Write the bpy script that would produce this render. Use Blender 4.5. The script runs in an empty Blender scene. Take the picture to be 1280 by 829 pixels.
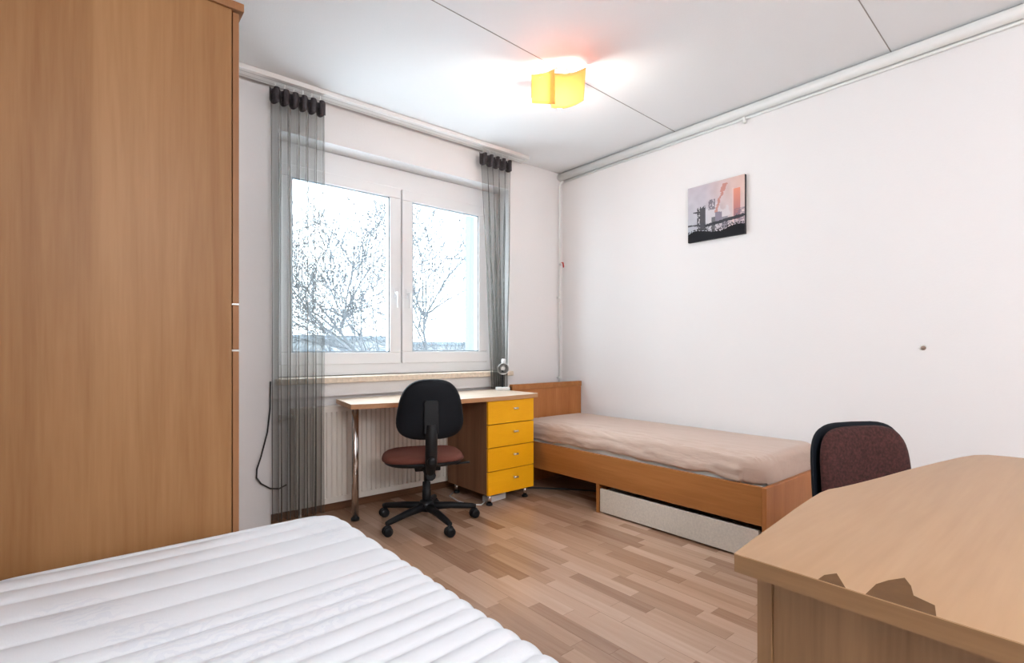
import bpy, bmesh, math, random
from mathutils import Vector, Matrix, noise
R = math.radians
sc = bpy.context.scene
col = sc.collection

# ------------------------------------------------------------------ materials
def newmat(name):
    m = bpy.data.materials.new(name); m.use_nodes = True
    nt = m.node_tree; b = nt.nodes['Principled BSDF']
    return m, nt, b

def plain(name, c, rough=.5, metal=0., bump=0., bscale=200., var=0.):
    m, nt, b = newmat(name)
    b.inputs['Roughness'].default_value = rough
    b.inputs['Metallic'].default_value = metal
    b.inputs['Base Color'].default_value = (*c, 1)
    tc = nt.nodes.new('ShaderNodeTexCoord')
    n = nt.nodes.new('ShaderNodeTexNoise'); n.inputs['Scale'].default_value = bscale
    n.inputs['Detail'].default_value = 3
    nt.links.new(tc.outputs['Object'], n.inputs['Vector'])
    if bump:
        bp = nt.nodes.new('ShaderNodeBump'); bp.inputs['Strength'].default_value = bump
        bp.inputs['Distance'].default_value = .002
        nt.links.new(n.outputs['Fac'], bp.inputs['Height']); nt.links.new(bp.outputs['Normal'], b.inputs['Normal'])
    if var:
        r = nt.nodes.new('ShaderNodeValToRGB')
        r.color_ramp.elements[0].position = .3; r.color_ramp.elements[1].position = .7
        r.color_ramp.elements[0].color = (*[x*(1-var) for x in c], 1)
        r.color_ramp.elements[1].color = (*[min(1, x*(1+var)) for x in c], 1)
        nt.links.new(n.outputs['Fac'], r.inputs['Fac']); nt.links.new(r.outputs['Color'], b.inputs['Base Color'])
    return m

def wood(name, c1, c2, axis='Z', rough=.45, scale=14., ratio=.06):
    m, nt, b = newmat(name)
    b.inputs['Roughness'].default_value = rough
    tc = nt.nodes.new('ShaderNodeTexCoord'); mp = nt.nodes.new('ShaderNodeMapping')
    s = [1, 1, 1]; s['XYZ'.index(axis)] = ratio
    mp.inputs['Scale'].default_value = s
    n = nt.nodes.new('ShaderNodeTexNoise'); n.inputs['Scale'].default_value = scale
    n.inputs['Detail'].default_value = 8; n.inputs['Roughness'].default_value = .62
    n.inputs['Distortion'].default_value = .6
    n2 = nt.nodes.new('ShaderNodeTexNoise'); n2.inputs['Scale'].default_value = scale*12
    n2.inputs['Detail'].default_value = 2
    mx = nt.nodes.new('ShaderNodeMath'); mx.operation = 'MULTIPLY_ADD'
    mx.inputs[1].default_value = .25; 
    r = nt.nodes.new('ShaderNodeValToRGB')
    r.color_ramp.elements[0].position = .4; r.color_ramp.elements[1].position = .82
    r.color_ramp.elements[0].color = (*c1, 1); r.color_ramp.elements[1].color = (*c2, 1)
    L = nt.links
    L.new(tc.outputs['Object'], mp.inputs['Vector']); L.new(mp.outputs[0], n.inputs['Vector']); L.new(mp.outputs[0], n2.inputs['Vector'])
    L.new(n2.outputs['Fac'], mx.inputs[0]); L.new(n.outputs['Fac'], mx.inputs[2])
    L.new(mx.outputs[0], r.inputs['Fac']); L.new(r.outputs['Color'], b.inputs['Base Color'])
    return m

M = {}
def dull(m, v):
    m.node_tree.nodes['Principled BSDF'].inputs['Specular IOR Level'].default_value = v; return m
M['wall'] = plain('wall paint', (.84, .815, .81), .9, bump=.25, bscale=90)
M['ceiling'] = plain('ceiling paint', (.84, .835, .84), .95, bump=.3, bscale=140)
M['pipe_paint'] = plain('white gloss paint', (.82, .82, .80), .4)
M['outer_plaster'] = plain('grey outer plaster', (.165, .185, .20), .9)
M['seam'] = plain('ceiling panel joint', (.30, .27, .25), .9)  # dark line of the joints between ceiling panels
M['upvc'] = plain('white window plastic', (.86, .86, .87), .3)
M['track'] = plain('curtain track plastic', (.82, .80, .78), .5)
M['groove'] = plain('track groove', (.62, .60, .58), .6)
M['stone'] = plain('beige stone sill', (.72, .60, .48), .4, bscale=60, var=.12)
M['radiator'] = plain('radiator enamel', (.80, .74, .67), .4)
M['baseboard'] = wood('brown skirting', (.13, .05, .02), (.24, .11, .05), 'X')
M['wardrobe'] = wood('beech veneer', (.255, .112, .036), (.375, .19, .076), 'Z', .45, 9, .05)
M['wardrobe_dark'] = wood('beech veneer edge', (.24, .10, .038), (.34, .155, .065), 'Z', .45, 9, .05)
M['desk_top'] = wood('light desk laminate', (.60, .46, .34), (.74, .60, .48), 'X', .35, 9, .08)
M['desk_edge'] = wood('desk edge veneer', (.42, .2, .09), (.55, .3, .14), 'X', .5, 12, .08)
M['cab_side'] = wood('dark beech side', (.16, .075, .035), (.27, .13, .065), 'Z', .5, 12, .06)
M['yellow'] = wood('yellow drawer lacquer', (.93, .42, .004), (1.0, .49, .010), 'X', .5, 8, .3); dull(M['yellow'], .25)
M['bed'] = wood('cherry bed veneer', (.33, .12, .03), (.48, .20, .062), 'Y', .4, 8, .06)
M['bed_head'] = wood('cherry headboard veneer', (.36, .12, .032), (.50, .20, .065), 'Z', .4, 8, .1)
M['box_cream'] = plain('cream drawer board', (.70, .64, .56), .6, bscale=90, var=.08)
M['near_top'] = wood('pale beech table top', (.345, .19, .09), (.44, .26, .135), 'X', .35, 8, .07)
M['near_side'] = wood('beech table side', (.17, .083, .034), (.27, .145, .065), 'Z', .5, 14, .05)  # darker than the top: shade on the side is put into the colour
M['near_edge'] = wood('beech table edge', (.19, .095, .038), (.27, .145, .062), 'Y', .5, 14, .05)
M['retouch_mark'] = plain('dark retouch mark', (.125, .060, .022), .6, bscale=30, var=.15)  # dark retouching marks copied onto the table edge, no real wear
dull(M['retouch_mark'], .15)
M['chrome'] = plain('brushed chrome', (.75, .72, .70), .22, 1.)
M['alu'] = plain('satin aluminium', (.70, .69, .68), .35, .9)
M['black'] = plain('black plastic', (.007, .008, .010), .5, bump=.2, bscale=300)
M['black_fabric'] = plain('black shell', (.005, .007, .011), .6, bump=.3, bscale=350)
dull(M['black'], .3); dull(M['black_fabric'], .2)
M['rust'] = plain('rust brown fabric', (.16, .048, .032), .9, bump=.6, bscale=500, var=.2)
M['maroon'] = plain('maroon speckled fabric', (.048, .013, .011), .95, bump=.6, bscale=110, var=.55)
M['dark_header'] = plain('curtain header tape', (.055, .045, .05), .8, bump=.4, bscale=80, var=.3)
M['mattress_white'] = plain('mattress ticking white', (.80, .79, .77), .9, bump=.3, bscale=400)
M['socket'] = plain('white plastic', (.78, .76, .73), .5)
M['red'] = plain('red plastic', (.45, .03, .02), .4)
M['cable'] = plain('black cable rubber', (.02, .018, .018), .6)
M['lamp_white'] = plain('lamp white plastic', (.75, .76, .76), .35)
M['hook'] = plain('wall plug', (.40, .28, .22), .6)

# fitted sheet: beige
def sheet_mat():
    m, nt, b = newmat('beige fitted sheet')
    b.inputs['Roughness'].default_value = .85
    b.inputs['Base Color'].default_value = (.57, .42, .34, 1)
    if 'Sheen Weight' in b.inputs: b.inputs['Sheen Weight'].default_value = .15
    tc = nt.nodes.new('ShaderNodeTexCoord'); mp = nt.nodes.new('ShaderNodeMapping')
    mp.inputs['Scale'].default_value = (2.5, 1, 4)
    n = nt.nodes.new('ShaderNodeTexNoise'); n.inputs['Scale'].default_value = 5; n.inputs['Detail'].default_value = 5
    bp = nt.nodes.new('ShaderNodeBump'); bp.inputs['Strength'].default_value = .5; bp.inputs['Distance'].default_value = .02
    nt.links.new(tc.outputs['Object'], mp.inputs[0]); nt.links.new(mp.outputs[0], n.inputs['Vector'])
    nt.links.new(n.outputs['Fac'], bp.inputs['Height']); nt.links.new(bp.outputs['Normal'], b.inputs['Normal'])
    return m
M['sheet'] = sheet_mat()

# quilted cover: faint woven floral relief
def quilt_mat():
    m, nt, b = newmat('quilted damask cover')
    b.inputs['Roughness'].default_value = .8
    tc = nt.nodes.new('ShaderNodeTexCoord')
    w = nt.nodes.new('ShaderNodeTexWave'); w.wave_type = 'RINGS'; w.inputs['Scale'].default_value = 16
    w.inputs['Distortion'].default_value = 14; w.inputs['Detail'].default_value = 3; w.inputs['Detail Scale'].default_value = 1.4
    msk = nt.nodes.new('ShaderNodeTexNoise'); msk.inputs['Scale'].default_value = 3.6; msk.inputs['Detail'].default_value = 1
    mr = nt.nodes.new('ShaderNodeMapRange'); mr.inputs[1].default_value = .60; mr.inputs[2].default_value = .66
    ws = nt.nodes.new('ShaderNodeMath'); ws.operation = 'GREATER_THAN'; ws.inputs[1].default_value = .62
    mu = nt.nodes.new('ShaderNodeMath'); mu.operation = 'MULTIPLY'
    cr = nt.nodes.new('ShaderNodeMix'); cr.data_type = 'RGBA'
    cr.inputs[6].default_value = (.74, .755, .79, 1); cr.inputs[7].default_value = (.69, .71, .76, 1)
    n = nt.nodes.new('ShaderNodeTexNoise'); n.inputs['Scale'].default_value = 350
    bp = nt.nodes.new('ShaderNodeBump'); bp.inputs['Strength'].default_value = .3; bp.inputs['Distance'].default_value = .001
    L = nt.links
    for x in (w, msk, n): L.new(tc.outputs['Object'], x.inputs['Vector'])
    L.new(msk.outputs['Fac'], mr.inputs[0]); L.new(w.outputs['Fac'], ws.inputs[0])
    L.new(mr.outputs[0], mu.inputs[0]); L.new(ws.outputs[0], mu.inputs[1]); L.new(mu.outputs[0], cr.inputs[0])
    L.new(cr.outputs[2], b.inputs['Base Color'])
    L.new(n.outputs['Fac'], bp.inputs['Height']); L.new(bp.outputs['Normal'], b.inputs['Normal'])
    return m
M['quilt'] = quilt_mat()

# laminate strip floor, strips along Y
def floor_mat():
    m, nt, b = newmat('laminate strip floor')
    L = nt.links; N = nt.nodes.new
    tc = N('ShaderNodeTexCoord'); sp = N('ShaderNodeSeparateXYZ'); L.new(tc.outputs['Object'], sp.inputs[0])
    def mth(op, a, bb=None, c=None):
        n = N('ShaderNodeMath'); n.operation = op
        for i, v in enumerate((a, bb, c)):
            if v is None: continue
            if isinstance(v, (int, float)): n.inputs[i].default_value = v
            else: L.new(v, n.inputs[i])
        return n.outputs[0]
    row = mth('FLOOR', mth('DIVIDE', sp.outputs[0], .066))
    wn = N('ShaderNodeTexWhiteNoise'); wn.noise_dimensions = '1D'; L.new(row, wn.inputs['W'])
    yy = mth('ADD', mth('DIVIDE', sp.outputs[1], .42), mth('MULTIPLY', wn.outputs['Value'], 7.3))
    cl = mth('FLOOR', yy)
    cb = N('ShaderNodeCombineXYZ'); L.new(row, cb.inputs[0]); L.new(cl, cb.inputs[1])
    wn2 = N('ShaderNodeTexWhiteNoise'); wn2.noise_dimensions = '3D'; L.new(cb.outputs[0], wn2.inputs['Vector'])
    # grain
    mp = N('ShaderNodeMapping'); mp.inputs['Scale'].default_value = (1, .05, 1); L.new(tc.outputs['Object'], mp.inputs[0])
    off = N('ShaderNodeVectorMath'); off.operation = 'ADD'; L.new(mp.outputs[0], off.inputs[0]); L.new(wn2.outputs['Color'], off.inputs[1])
    n = N('ShaderNodeTexNoise'); n.inputs['Scale'].default_value = 60; n.inputs['Detail'].default_value = 6
    L.new(off.outputs[0], n.inputs['Vector'])
    fac = mth('ADD', mth('MULTIPLY', wn2.outputs['Value'], .62), mth('MULTIPLY', n.outputs['Fac'], .42))
    r = N('ShaderNodeValToRGB'); e = r.color_ramp.elements
    e[0].position = .12; e[0].color = (.31, .165, .10, 1); e[1].position = .95; e[1].color = (.68, .46, .335, 1)
    x = e.new(.5); x.color = (.50, .31, .205, 1)
    L.new(fac, r.inputs['Fac'])
    # joints
    fx = mth('FRACT', mth('DIVIDE', sp.outputs[0], .066)); fy = mth('FRACT', yy)
    fx3 = mth('FRACT', mth('DIVIDE', sp.outputs[0], .198))
    j = mth('MAXIMUM', mth('LESS_THAN', fx3, .010), mth('LESS_THAN', fy, .004))
    mx = N('ShaderNodeMix'); mx.data_type = 'RGBA'; mx.inputs[7].default_value = (.16, .08, .045, 1)
    L.new(mth('MULTIPLY', j, .6), mx.inputs[0]); L.new(r.outputs['Color'], mx.inputs[6])
    L.new(mx.outputs[2], b.inputs['Base Color'])
    b.inputs['Roughness'].default_value = .27; b.inputs['Specular IOR Level'].default_value = .75
    return m
M['floor'] = floor_mat()

def sheer_mat():
    m = bpy.data.materials.new('sheer grey voile'); m.use_nodes = True
    nt = m.node_tree; nt.nodes.clear(); N = nt.nodes.new; L = nt.links
    out = N('ShaderNodeOutputMaterial'); tr = N('ShaderNodeBsdfTransparent'); d = N('ShaderNodeBsdfDiffuse'); t = N('ShaderNodeBsdfTranslucent')
    tr.inputs[0].default_value = (.97, .98, .98, 1)
    d.inputs[0].default_value = (.15, .14, .125, 1); t.inputs[0].default_value = (.26, .25, .235, 1)
    a = N('ShaderNodeMixShader'); a.inputs[0].default_value = .45; L.new(d.outputs[0], a.inputs[1]); L.new(t.outputs[0], a.inputs[2])
    lw = N('ShaderNodeLayerWeight'); lw.inputs['Blend'].default_value = .5
    mr = N('ShaderNodeMapRange'); mr.inputs[1].default_value = 0; mr.inputs[2].default_value = .9
    mr.inputs[3].default_value = .36; mr.inputs[4].default_value = .74
    L.new(lw.outputs['Facing'], mr.inputs[0])
    mx = N('ShaderNodeMixShader'); L.new(mr.outputs[0], mx.inputs[0]); L.new(tr.outputs[0], mx.inputs[1]); L.new(a.outputs[0], mx.inputs[2])
    L.new(mx.outputs[0], out.inputs[0])
    return m
M['sheer'] = sheer_mat()

def glass_mat():
    m = bpy.data.materials.new('window glass'); m.use_nodes = True
    nt = m.node_tree; nt.nodes.clear(); N = nt.nodes.new; L = nt.links
    out = N('ShaderNodeOutputMaterial'); tr = N('ShaderNodeBsdfTransparent'); g = N('ShaderNodeBsdfGlossy')
    g.inputs['Roughness'].default_value = .02; tr.inputs[0].default_value = (.94, .975, .98, 1)
    mx = N('ShaderNodeMixShader'); mx.inputs[0].default_value = .05
    L.new(tr.outputs[0], mx.inputs[1]); L.new(g.outputs[0], mx.inputs[2]); L.new(mx.outputs[0], out.inputs[0])
    return m
M['glass'] = glass_mat()

def shade_mat(name, c, em):
    m = bpy.data.materials.new(name); m.use_nodes = True
    nt = m.node_tree; nt.nodes.clear(); N = nt.nodes.new; L = nt.links
    out = N('ShaderNodeOutputMaterial'); t = N('ShaderNodeBsdfTranslucent'); g = N('ShaderNodeBsdfGlossy'); e = N('ShaderNodeEmission')
    t.inputs[0].default_value = (*c, 1); g.inputs['Roughness'].default_value = .15
    e.inputs[0].default_value = (*c, 1); e.inputs[1].default_value = em
    mx = N('ShaderNodeMixShader'); mx.inputs[0].default_value = .05
    L.new(t.outputs[0], mx.inputs[1]); L.new(g.outputs[0], mx.inputs[2])
    ad = N('ShaderNodeAddShader'); L.new(mx.outputs[0], ad.inputs[0]); L.new(e.outputs[0], ad.inputs[1])
    L.new(ad.outputs[0], out.inputs[0])
    return m
M['shade'] = shade_mat('amber glass shade', (.85, .36, .17), .18)
M['shade2'] = shade_mat('yellow glass shade', (.85, .46, .19), .30)
M['bulb'] = shade_mat('lit bulb', (1., .93, .78), 9.)

for k in ('wardrobe', 'wardrobe_dark', 'near_side', 'near_edge', 'bed', 'bed_head', 'cab_side'): dull(M[k], .28)
dull(M['near_top'], .35)
# ------------------------------------------------------------------ mesh builder
class MB:
    def __init__(s, org=(0, 0, 0)):
        s.bm = bmesh.new(); s.org = Vector(org)
    def box(s, x0, x1, y0, y1, z0, z1, mi=0):
        v = [s.bm.verts.new(Vector((x, y, z)) - s.org) for z in (z0, z1) for y in (y0, y1) for x in (x0, x1)]
        for q in ((0, 2, 3, 1), (4, 5, 7, 6), (0, 1, 5, 4), (2, 6, 7, 3), (0, 4, 6, 2), (1, 3, 7, 5)):
            s.bm.faces.new([v[i] for i in q]).material_index = mi
        return s
    def prism(s, poly, z0, z1, mi=0, axis='Z'):
        def P(a, b, c):
            return {'Z': (a, b, c), 'X': (c, a, b), 'Y': (a, c, b)}[axis]
        lo = [s.bm.verts.new(Vector(P(a, b, z0)) - s.org) for a, b in poly]
        hi = [s.bm.verts.new(Vector(P(a, b, z1)) - s.org) for a, b in poly]
        n = len(poly); fs = [s.bm.faces.new(lo[::-1]), s.bm.faces.new(hi)]
        for i in range(n): fs.append(s.bm.faces.new((lo[i], lo[(i+1) % n], hi[(i+1) % n], hi[i])))
        for f in fs: f.material_index = mi
        bmesh.ops.recalc_face_normals(s.bm, faces=fs)
        return s
    def tube(s, pts, r, seg=12, mi=0, cap=True):
        pts = [Vector(p) - s.org for p in pts]
        rr = r if isinstance(r, (list, tuple)) else [r]*len(pts)
        rings = []; up = None
        for i, p in enumerate(pts):
            d = (pts[min(i+1, len(pts)-1)] - pts[max(i-1, 0)]).normalized()
            if up is None: up = Vector((0, 0, 1)) if abs(d.z) < .9 else Vector((0, 1, 0))
            a = d.cross(up)
            if a.length < 1e-4: a = d.orthogonal()
            a.normalize(); b = a.cross(d).normalized(); up = b
            rings.append([s.bm.verts.new(p + (a*math.cos(2*math.pi*k/seg) + b*math.sin(2*math.pi*k/seg))*rr[i]) for k in range(seg)])
        for i in range(len(rings)-1):
            for k in range(seg):
                f = s.bm.faces.new((rings[i][k], rings[i][(k+1) % seg], rings[i+1][(k+1) % seg], rings[i+1][k])); f.material_index = mi; f.smooth = True
        if cap:
            s.bm.faces.new(rings[0][::-1]).material_index = mi; s.bm.faces.new(rings[-1]).material_index = mi
        return s
    def lathe(s, prof, c=(0, 0, 0), ax=(0, 0, 1), seg=24, mi=0):
        ax = Vector(ax).normalized(); a = ax.orthogonal().normalized(); b = ax.cross(a); c = Vector(c) - s.org
        rings = [[s.bm.verts.new(c + ax*h + (a*math.cos(2*math.pi*k/seg) + b*math.sin(2*math.pi*k/seg))*max(r, 1e-4)) for k in range(seg)] for r, h in prof]
        for i in range(len(rings)-1):
            for k in range(seg):
                f = s.bm.faces.new((rings[i][k], rings[i][(k+1) % seg], rings[i+1][(k+1) % seg], rings[i+1][k])); f.smooth = True; f.material_index = mi
        s.bm.faces.new(rings[0][::-1]).material_index = mi; s.bm.faces.new(rings[-1]).material_index = mi
        return s
    def grid(s, fn, nu, nv, mi=0, smooth=True):
        vs = [[s.bm.verts.new(Vector(fn(i/nu, j/nv)) - s.org) for i in range(nu+1)] for j in range(nv+1)]
        for j in range(nv):
            for i in range(nu):
                f = s.bm.faces.new((vs[j][i], vs[j][i+1], vs[j+1][i+1], vs[j+1][i])); f.material_index = mi; f.smooth = smooth
        return vs
    def pad(s, outline, tf, tb, place, mi=0, mib=0):
        """cushioned pad: outline in 2D, thickness to the front tf and to the back tb, place(a,b,c)->xyz"""
        ks = [0, .35, .6, .78, .9, .97, 1.]
        n = len(outline); allr = []
        for sgn, t in ((1, tf), (-1, tb)):
            rings = []
            for k in ks:
                dz = sgn*t*(1 - k**6)**.5
                rings.append([s.bm.verts.new(Vector(place(a*k, b*k, dz)) - s.org) for a, b in outline] if k > 0 else [s.bm.verts.new(Vector(place(0, 0, dz)) - s.org)])
            for i in range(1, len(ks)-1):
                for q in range(n):
                    f = s.bm.faces.new((rings[i][q], rings[i][(q+1) % n], rings[i+1][(q+1) % n], rings[i+1][q])); f.smooth = True; f.material_index = mi if sgn > 0 else mib
            for q in range(n):
                f = s.bm.faces.new((rings[0][0], rings[1][q], rings[1][(q+1) % n])); f.smooth = True; f.material_index = mi if sgn > 0 else mib
        bmesh.ops.remove_doubles(s.bm, verts=s.bm.verts[:], dist=1e-5)
        bmesh.ops.recalc_face_normals(s.bm, faces=s.bm.faces[:])
        return s
    def build(s, name, mats, parent=None, bevel=0, solid=0, label=None):
        if not isinstance(mats, (list, tuple)): mats = [mats]
        me = bpy.data.meshes.new(name); s.bm.to_mesh(me); s.bm.free()
        for m in mats: me.materials.append(M[m])
        o = bpy.data.objects.new(name, me); col.objects.link(o)
        if parent: o.parent = parent
        else: o.location = s.org
        if solid:
            md = o.modifiers.new('solid', 'SOLIDIFY'); md.thickness = solid; md.offset = 0
        if bevel:
            md = o.modifiers.new('bevel', 'BEVEL'); md.width = bevel; md.segments = 2; md.limit_method = 'ANGLE'; md.angle_limit = R(40)
            md.harden_normals = False
        if label: o['label'] = label
        return o

def thing(name, label, cat, loc=(0, 0, 0), rz=0, group=None):
    o = bpy.data.objects.new(name, None); col.objects.link(o); o.location = loc; o.rotation_euler = (0, 0, rz)
    o.empty_display_size = .1
    o['label'] = label; o['category'] = cat
    if group: o['group'] = group
    return o
def tag(o, label, cat, group=None):
    o['label'] = label; o['category'] = cat
    if group: o['group'] = group
    return o
def struct(o): o['kind'] = 'structure'; return o

# ------------------------------------------------------------------ room numbers
EYE = 1.05
XL, XR, YR, YW, H = -.26, 3.33, -2.3, 3.27, 2.635

# ------------------------------------------------------------------ camera
cam = bpy.data.cameras.new('camera'); co = bpy.data.objects.new('camera', cam); col.objects.link(co)
cam.sensor_width = 36; cam.lens = 18.0; cam.shift_y = (437-414.5)/1280; cam.clip_start = .02
co.location = (0, 0, EYE); co.rotation_euler = (R(90), 0, -math.atan2(536, 640))
sc.camera = co

# ------------------------------------------------------------------ shell
struct(MB().box(XL-.1, XR+.1, YR-.12, YW+.38, -.12, 0).build('floor', 'floor'))
struct(MB().box(XL-.1, XR+.1, YR-.12, YW+.38, H, H+.15).build('ceiling', 'ceiling'))
struct(MB().box(XR, XR+.12, YR, YW+.4, 0, H).build('wall_right', 'wall'))
struct(MB().box(XL-.12, XL, YR, YW+.4, 0, H).build('wall_left', 'wall'))
struct(MB().box(XL, XR, YR-.12, YR, 0, H).build('wall_rear', 'wall'))
# window wall: opening, radiator niche below
WX0, WX1, WZ0, WZ1 = .90, 2.70, .865, 2.375
NX0, NX1, NZ = .86, 2.665, .75
OX0, OX1 = .93, 2.530
b = MB()
b.box(XL, NX0, YW, YW+.38, 0, NZ); b.box(NX1, XR, YW, YW+.38, 0, NZ)
b.box(NX0, NX1, YW+.05, YW+.38, 0, NZ)
b.box(XL, WX0, YW, YW+.38, NZ, H); b.box(WX1, XR, YW, YW+.38, NZ, H)
b.box(WX0, WX1, YW, YW+.38, NZ, WZ0-.03); b.box(WX0, WX1, YW, YW+.38, WZ1, H)
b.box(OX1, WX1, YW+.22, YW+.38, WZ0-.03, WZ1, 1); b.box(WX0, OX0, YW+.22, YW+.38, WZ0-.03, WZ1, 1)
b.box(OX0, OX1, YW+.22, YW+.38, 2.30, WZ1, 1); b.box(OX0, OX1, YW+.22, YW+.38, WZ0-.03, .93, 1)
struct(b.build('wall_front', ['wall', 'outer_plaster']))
# skirting under the radiator
struct(MB().box(NX0+.002, NX1-.002, YW+.035, YW+.05, 0, .05).build('baseboard_front', 'baseboard', bevel=.003))
# sill
struct(MB().box(WX0-.02, WX1+.02, YW-.045, YW+.145, WZ0-.03, WZ0+.008).build('trim_1', 'stone', bevel=.005))
# ceiling joints
for i, (x0, y0, x1, y1) in enumerate([(XL, 1.955, XR, 2.095), (XL, .655, XR, .795)]):
    d = .0022
    struct(MB().prism([(x0, y0-d), (x1, y1-d), (x1, y1+d), (x0, y0+d)], H-.0012, H+.002).build('trim_%d' % (i+2), 'seam'))

# window (fixed frame, two sashes with panes, handles)
win = thing('window_1', 'white two-sash window above the radiator, bare trees seen through it', 'window', ((WX0+WX1)/2, YW+.15, WZ0))
del win['category']; win['kind'] = 'structure'
ox = win.location.copy()
FY = YW+.15
b = MB(ox)
fx0, fx1, fz0, fz1 = WX0+.002, WX1-.002, WZ0+.010, WZ1-.002
b.box(fx0, fx1, FY, FY+.065, fz0, .955); b.box(fx0, fx1, FY, FY+.065, 2.225, fz1)
b.box(fx0, .955, FY, FY+.065, .955, 2.225); b.box(2.58, fx1, FY, FY+.065, .955, 2.225)
b.box(1.765, 1.825, FY+.01, FY+.065, .955, 2.225)
b.build('window_frame', 'upvc', win, bevel=.004)
def sash(x0, x1, gx0, gx1, gz0, gz1, hx):
    z0, z1 = .948, 2.232
    b = MB(ox); y0, y1 = FY-.014, FY+.058
    b.box(x0, x1, y0, y1, z0, gz0); b.box(x0, x1, y0, y1, gz1, z1)
    b.box(x0, gx0, y0, y1, gz0, gz1); b.box(gx1, x1, y0, y1, gz0, gz1)
    s = b.build('sash', 'upvc', win, bevel=.006)
    g = MB(ox); w = .009
    for a in ((gx0, gx1, gz0, gz0+w), (gx0, gx1, gz1-w, gz1), (gx0, gx0+w, gz0, gz1), (gx1-w, gx1, gz0, gz1)):
        g.box(a[0], a[1], y0+.010, y0+.02, a[2], a[3])
    g.build('gasket', 'gasket', s)
    MB(ox).box(gx0, gx1, y0+.022, y0+.026, gz0, gz1).build('pane', 'glass', s)
    hz = 1.46
    b = MB(ox); b.box(hx-.014, hx+.014, y0-.010, y0, hz-.035, hz+.035)
    b.tube([(hx, y0-.008, hz), (hx, y0-.04, hz)], .010)
    b.tube([(hx, y0-.038, hz+.008), (hx, y0-.042, hz-.03), (hx, y0-.040, hz-.105)], [.011, .010, .008])
    b.build('handle', 'upvc', s, bevel=.002)
M['gasket'] = plain('grey window gasket', (.42, .50, .57), .6)
sash(.948, 1.789, 1.02, 1.703, 1.03, 2.155, 1.745)
sash(1.801, 2.590, 1.886, 2.497, 1.035, 2.150, 1.840)

# ------------------------------------------------------------------ outside
def hazy(name, c): return plain(name, c, .95, bscale=1.5, var=.15)
M['ground'] = hazy('winter ground', (.8, .83, .86)); M['bark'] = hazy('pale bark', (.050, .055, .061))
M['leaf'] = hazy('dry leaves', (.10, .095, .08)); M['facade'] = hazy('distant facade', (.115, .122, .128)); M['roof'] = hazy('flat roof edge', (.07, .085, .10))
M['fwin'] = hazy('distant windows', (.08, .10, .12))
struct(MB().box(-60, 100, YW+1, 120, -3.3, -3.2).build('ground', 'ground'))
def building(x0, x1, y, z1, label, n):
    t = thing('building', label, 'building', ((x0+x1)/2, y, -3.2))
    MB(t.location).box(x0, x1, y, y+8, -3.2, z1).build('wall', 'facade', t)
    MB(t.location).box(x0-.4, x1+.4, y-.4, y+8.4, z1, z1+.35).build('roof', 'roof', t)
    for i in range(n):
        xx = x0 + (x1-x0)*(i+.5)/n; w = (x1-x0)/n*.3
        MB(t.location).box(xx-w, xx+w, y-.05, y+.1, z1-2.4, z1-.9).build('window', 'fwin', t)
building(14, 22.5, 45, 1.95, 'low pale flat-roofed building beyond the trees, behind the left pane', 5)
building(23.5, 60, 52, 1.6, 'long low pale building beyond the trees, behind the right pane', 12)
def tree(x, y, seed, h, lean, label):
    rnd = random.Random(seed); org = (x, y, -3.2)
    t = thing('tree', label, 'tree', org, group=None)
    b = MB(org); lf = []
    def grow(p, d, L, r, lev):
        pts = [p]; n = 4 if lev else 10; q = p
        dd = d.copy()
        for i in range(n):
            dd = (dd + Vector((rnd.uniform(-.2, .2), rnd.uniform(-.2, .2), rnd.uniform(-.1, .13)))).normalized()
            q = q + dd*L/n; pts.append(q)
        b.tube(pts, [max(.0065, r*(1-.55*i/n)) for i in range(n+1)], seg=5 if lev > 1 else 8, cap=False)
        if lev >= 6 or L < .10: lf.append(q); return
        if lev >= 3 and rnd.random() < .6: lf.append(pts[2])
        k = 3 if lev < 4 else 2
        if lev == 0: k = 13
        for j in range(k + (1 if lev == 1 else 0)):
            a = rnd.uniform(.45, 1.15) if j else .12
            e = dd.orthogonal().normalized(); e.rotate(Matrix.Rotation(rnd.uniform(0, 6.28), 3, dd))
            nd = (dd*math.cos(a) + e*math.sin(a)); nd.z += .12; nd.normalize()
            st = pts[rnd.randint(1 if lev else 5, n)] if j else pts[-1]
            grow(st, nd, L*rnd.uniform(.62, .8)*(.42 if lev == 0 else 1), r*(.42 if lev == 0 else .55), lev+1)
    grow(Vector(org), Vector((lean, 0, 1)).normalized(), h*.80, .060, 0)
    b.build('branches', 'bark', t)
    b = MB(org)
    for p in lf:
        for q in range(1):
            c = p + Vector((rnd.uniform(-.1, .1), rnd.uniform(-.1, .1), rnd.uniform(-.1, .1))); s = rnd.uniform(.016, .032)
            u = Vector((rnd.uniform(-1, 1), rnd.uniform(-1, 1), rnd.uniform(-1, 1))).normalized(); w = u.orthogonal().normalized()
            vs = [b.bm.verts.new(c - b.org + k) for k in (u*s, w*s*.6, -u*s, -w*s*.6)]; b.bm.faces.new(vs)
    b.build('leaves', 'leaf', t)['kind'] = 'stuff'
tree(5.75, 10.5, 11, 6.3, -.05, 'bare tree with spreading twigs seen through the left window pane')
tree(7.1, 11.6, 5, 6.6, 0, 'bare forked tree seen through the right window pane')

# ------------------------------------------------------------------ curtain track and pipes
t = thing('curtain_track', 'flat white double curtain track under the ceiling above the window', 'curtain track', (1.4, YW-.1, H))
MB(t.location).box(-.1, 2.78, YW-.145, YW-.045, H-.028, H).build('rail', 'track', t, bevel=.002)
for y in (YW-.118, YW-.075): MB(t.location).box(-.1, 2.78, y, y+.008, H-.0285, H-.027).build('channel', 'groove', t)
MB(t.location).box(2.78, 2.80, YW-.148, YW-.042, H-.032, H).build('end_cap', 'track', t, bevel=.003)

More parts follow.
